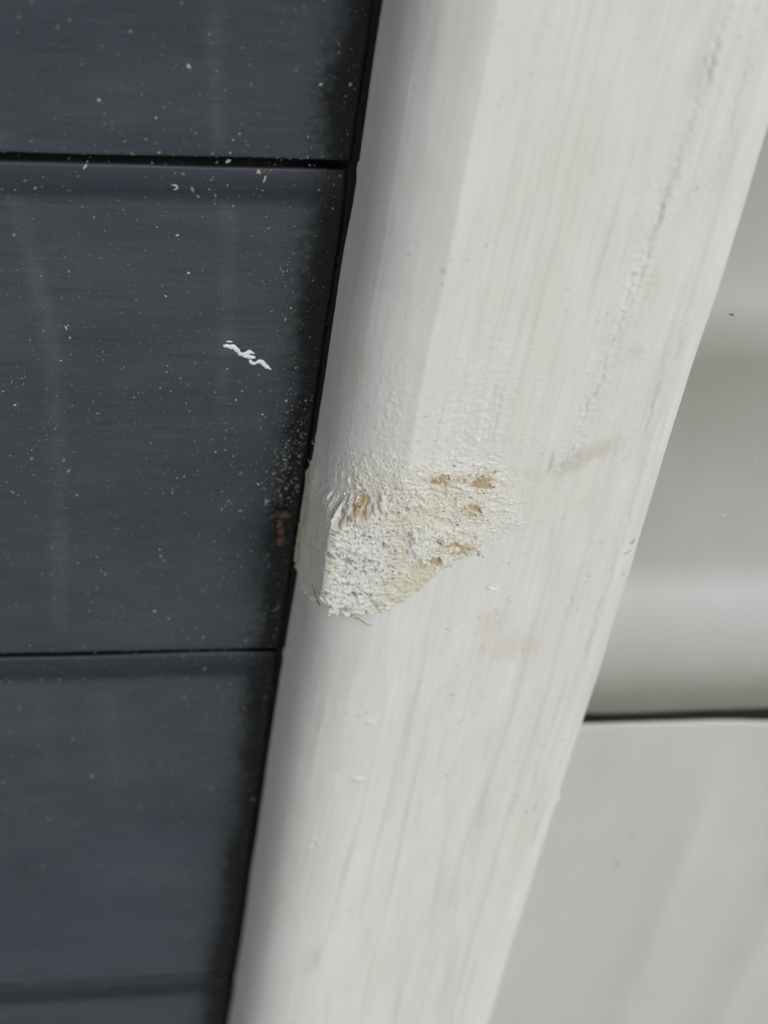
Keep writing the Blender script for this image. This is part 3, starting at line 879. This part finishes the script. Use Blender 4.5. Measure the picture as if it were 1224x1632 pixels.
# ------------------------------------------------------------------ window: glass, blind and curtain
win = empty('window', (0.3, 0.004, -0.44))
win_inv = Matrix.Translation((-0.3, -0.004, 0.44))
gl_o = link('pane', box_mesh('pane', 50, 620, 2.0, 6.0, -440, 400), M_glass, win)
gl_o.matrix_parent_inverse = win_inv
tag(win, 'window with clear glass and dust specks right of the white post', 'window')
specs = []
for (x, z, l, w, a, b) in ((91.3, 69.6, 1.6, 0.35, -0.3, 0.06), (110.6, -143.7, 1.3, 0.8, 0.5, 0.10), (112.3, -129.7, 1.5, 0.6, 0.1, 0.12), (69.4, -36.4, 1.0, 0.7, 0.2, 0.14),
                           (109.6, 24.2, 1.2, 0.5, 0.3, 0.5), (105.8, 4.7, 1.4, 0.5, 0.1, 0.5)):
    specs.append((x, z, l, w, a, (b, b, b * 0.95)))
for _ in range(150):
    b = rng.uniform(0.35, 0.6) if rng.random() < 0.75 else rng.uniform(0.08, 0.2)
    l = 0.18 + rng.exponential(0.13)
    specs.append((rng.uniform(72, 200), rng.uniform(-250, 130), l, l * rng.uniform(0.4, 0.9), rng.uniform(-1.5, 1.5), (b, b, b * 0.95)))
sp = link('dust', flecks_mesh('dust', specs, None, 1.98), M_dust, gl_o)
sp['kind'] = 'stuff'

bx = np.linspace(40, 620, 240)
bz = np.concatenate([np.linspace(-97, 130, 260), np.linspace(130, 400, 20)[1:]])
BX, BZ = np.meshgrid(bx, bz)
# tilt of the cloth against height: two soft rolls, each turning under at its foot
# (heights in mm)
kz = [-97, -92, -86, -72, -58, -48, -40, -30, 0, 20, 35, 43, 52, 62, 75, 100, 130, 400]
ka = [-14, -13, -10, 4, 14, 20, 10, 4, -2, -6, -8, 4, 14, 10, 4, 0, 0, 0]
za = np.linspace(-97, 400, 3000)
slope = np.tan(np.radians(np.interp(za, kz, ka)))
yi = np.cumsum(slope) * (za[1] - za[0])
by = 20 + np.interp(BZ, za, yi - yi[0])
fold = 0.9 * np.abs(vn((BX + 0.03 * BZ) / 26, BZ / 400, 401)) + 0.5 * vn(BX / 60, BZ / 90, 402)
by = by + fold
top = np.stack([BX, by, BZ], -1)
hem = top[:1] + np.array([0, 4.0, 1.5]); hem2 = top[:1] + np.array([0, 14.0, 6.0])
roll_shade = np.interp(BZ, [-97, -86, -72, -58, -48, -38, -9, 15, 35, 46, 54, 66, 90, 400], [0.29, 0.36, 0.55, 0.64, 0.70, 0.56, 0.52, 0.47, 0.43, 0.50, 0.59, 0.53, 0.50, 0.50])  # light and dark of the rolls painted into the cloth colour
roll_shade = roll_shade * (1 + 0.04 * fbm(BX / 40, BZ / 60, 403))
warm = np.clip((0.62 - roll_shade) / 0.25, 0, 1)[..., None]  # painted darks tinted like olive bounce from the ground
bcol = roll_shade[..., None] * (1 - warm * np.array([0.0, 0.0, 0.11]))
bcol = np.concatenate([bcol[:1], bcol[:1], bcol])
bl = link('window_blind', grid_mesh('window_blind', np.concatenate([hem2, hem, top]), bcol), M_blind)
tag(bl, 'off-white blind with painted light and shade of soft rolls behind the glass, above the dark gap', 'blind')

cz_ = np.linspace(-440, -101.8, 120)
CX, CZ = np.meshgrid(bx, cz_)
f1 = vn((CX + 2) / 33, CZ / 900, 411); f2 = vn(CX / 14, CZ / 500, 412)
cy = float(by[0].mean()) - 0.5 + 3.5 * np.abs(f1) * sst(-104, -170, CZ) + 1.0 * f1 + 1.0 * f2 * sst(-104, -150, CZ)
crv = np.stack([CX, cy, CZ], -1)
lip = crv[-1:] + np.array([0, 0.8, -0.8]); lip2 = crv[-1:] + np.array([0, 1.5, -12.0])
cu = link('window_curtain', grid_mesh('window_curtain', np.concatenate([crv, lip, lip2])), M_cloth2)
bl.location.z = cu.location.z = 0.002
tag(cu, 'white curtain with soft vertical folds behind the glass, below the dark gap', 'curtain')

rm = link('room_wall', box_mesh('room_wall', 7, 640, 60, 70, -450, 420), M_room)
tag(rm, kind='structure')
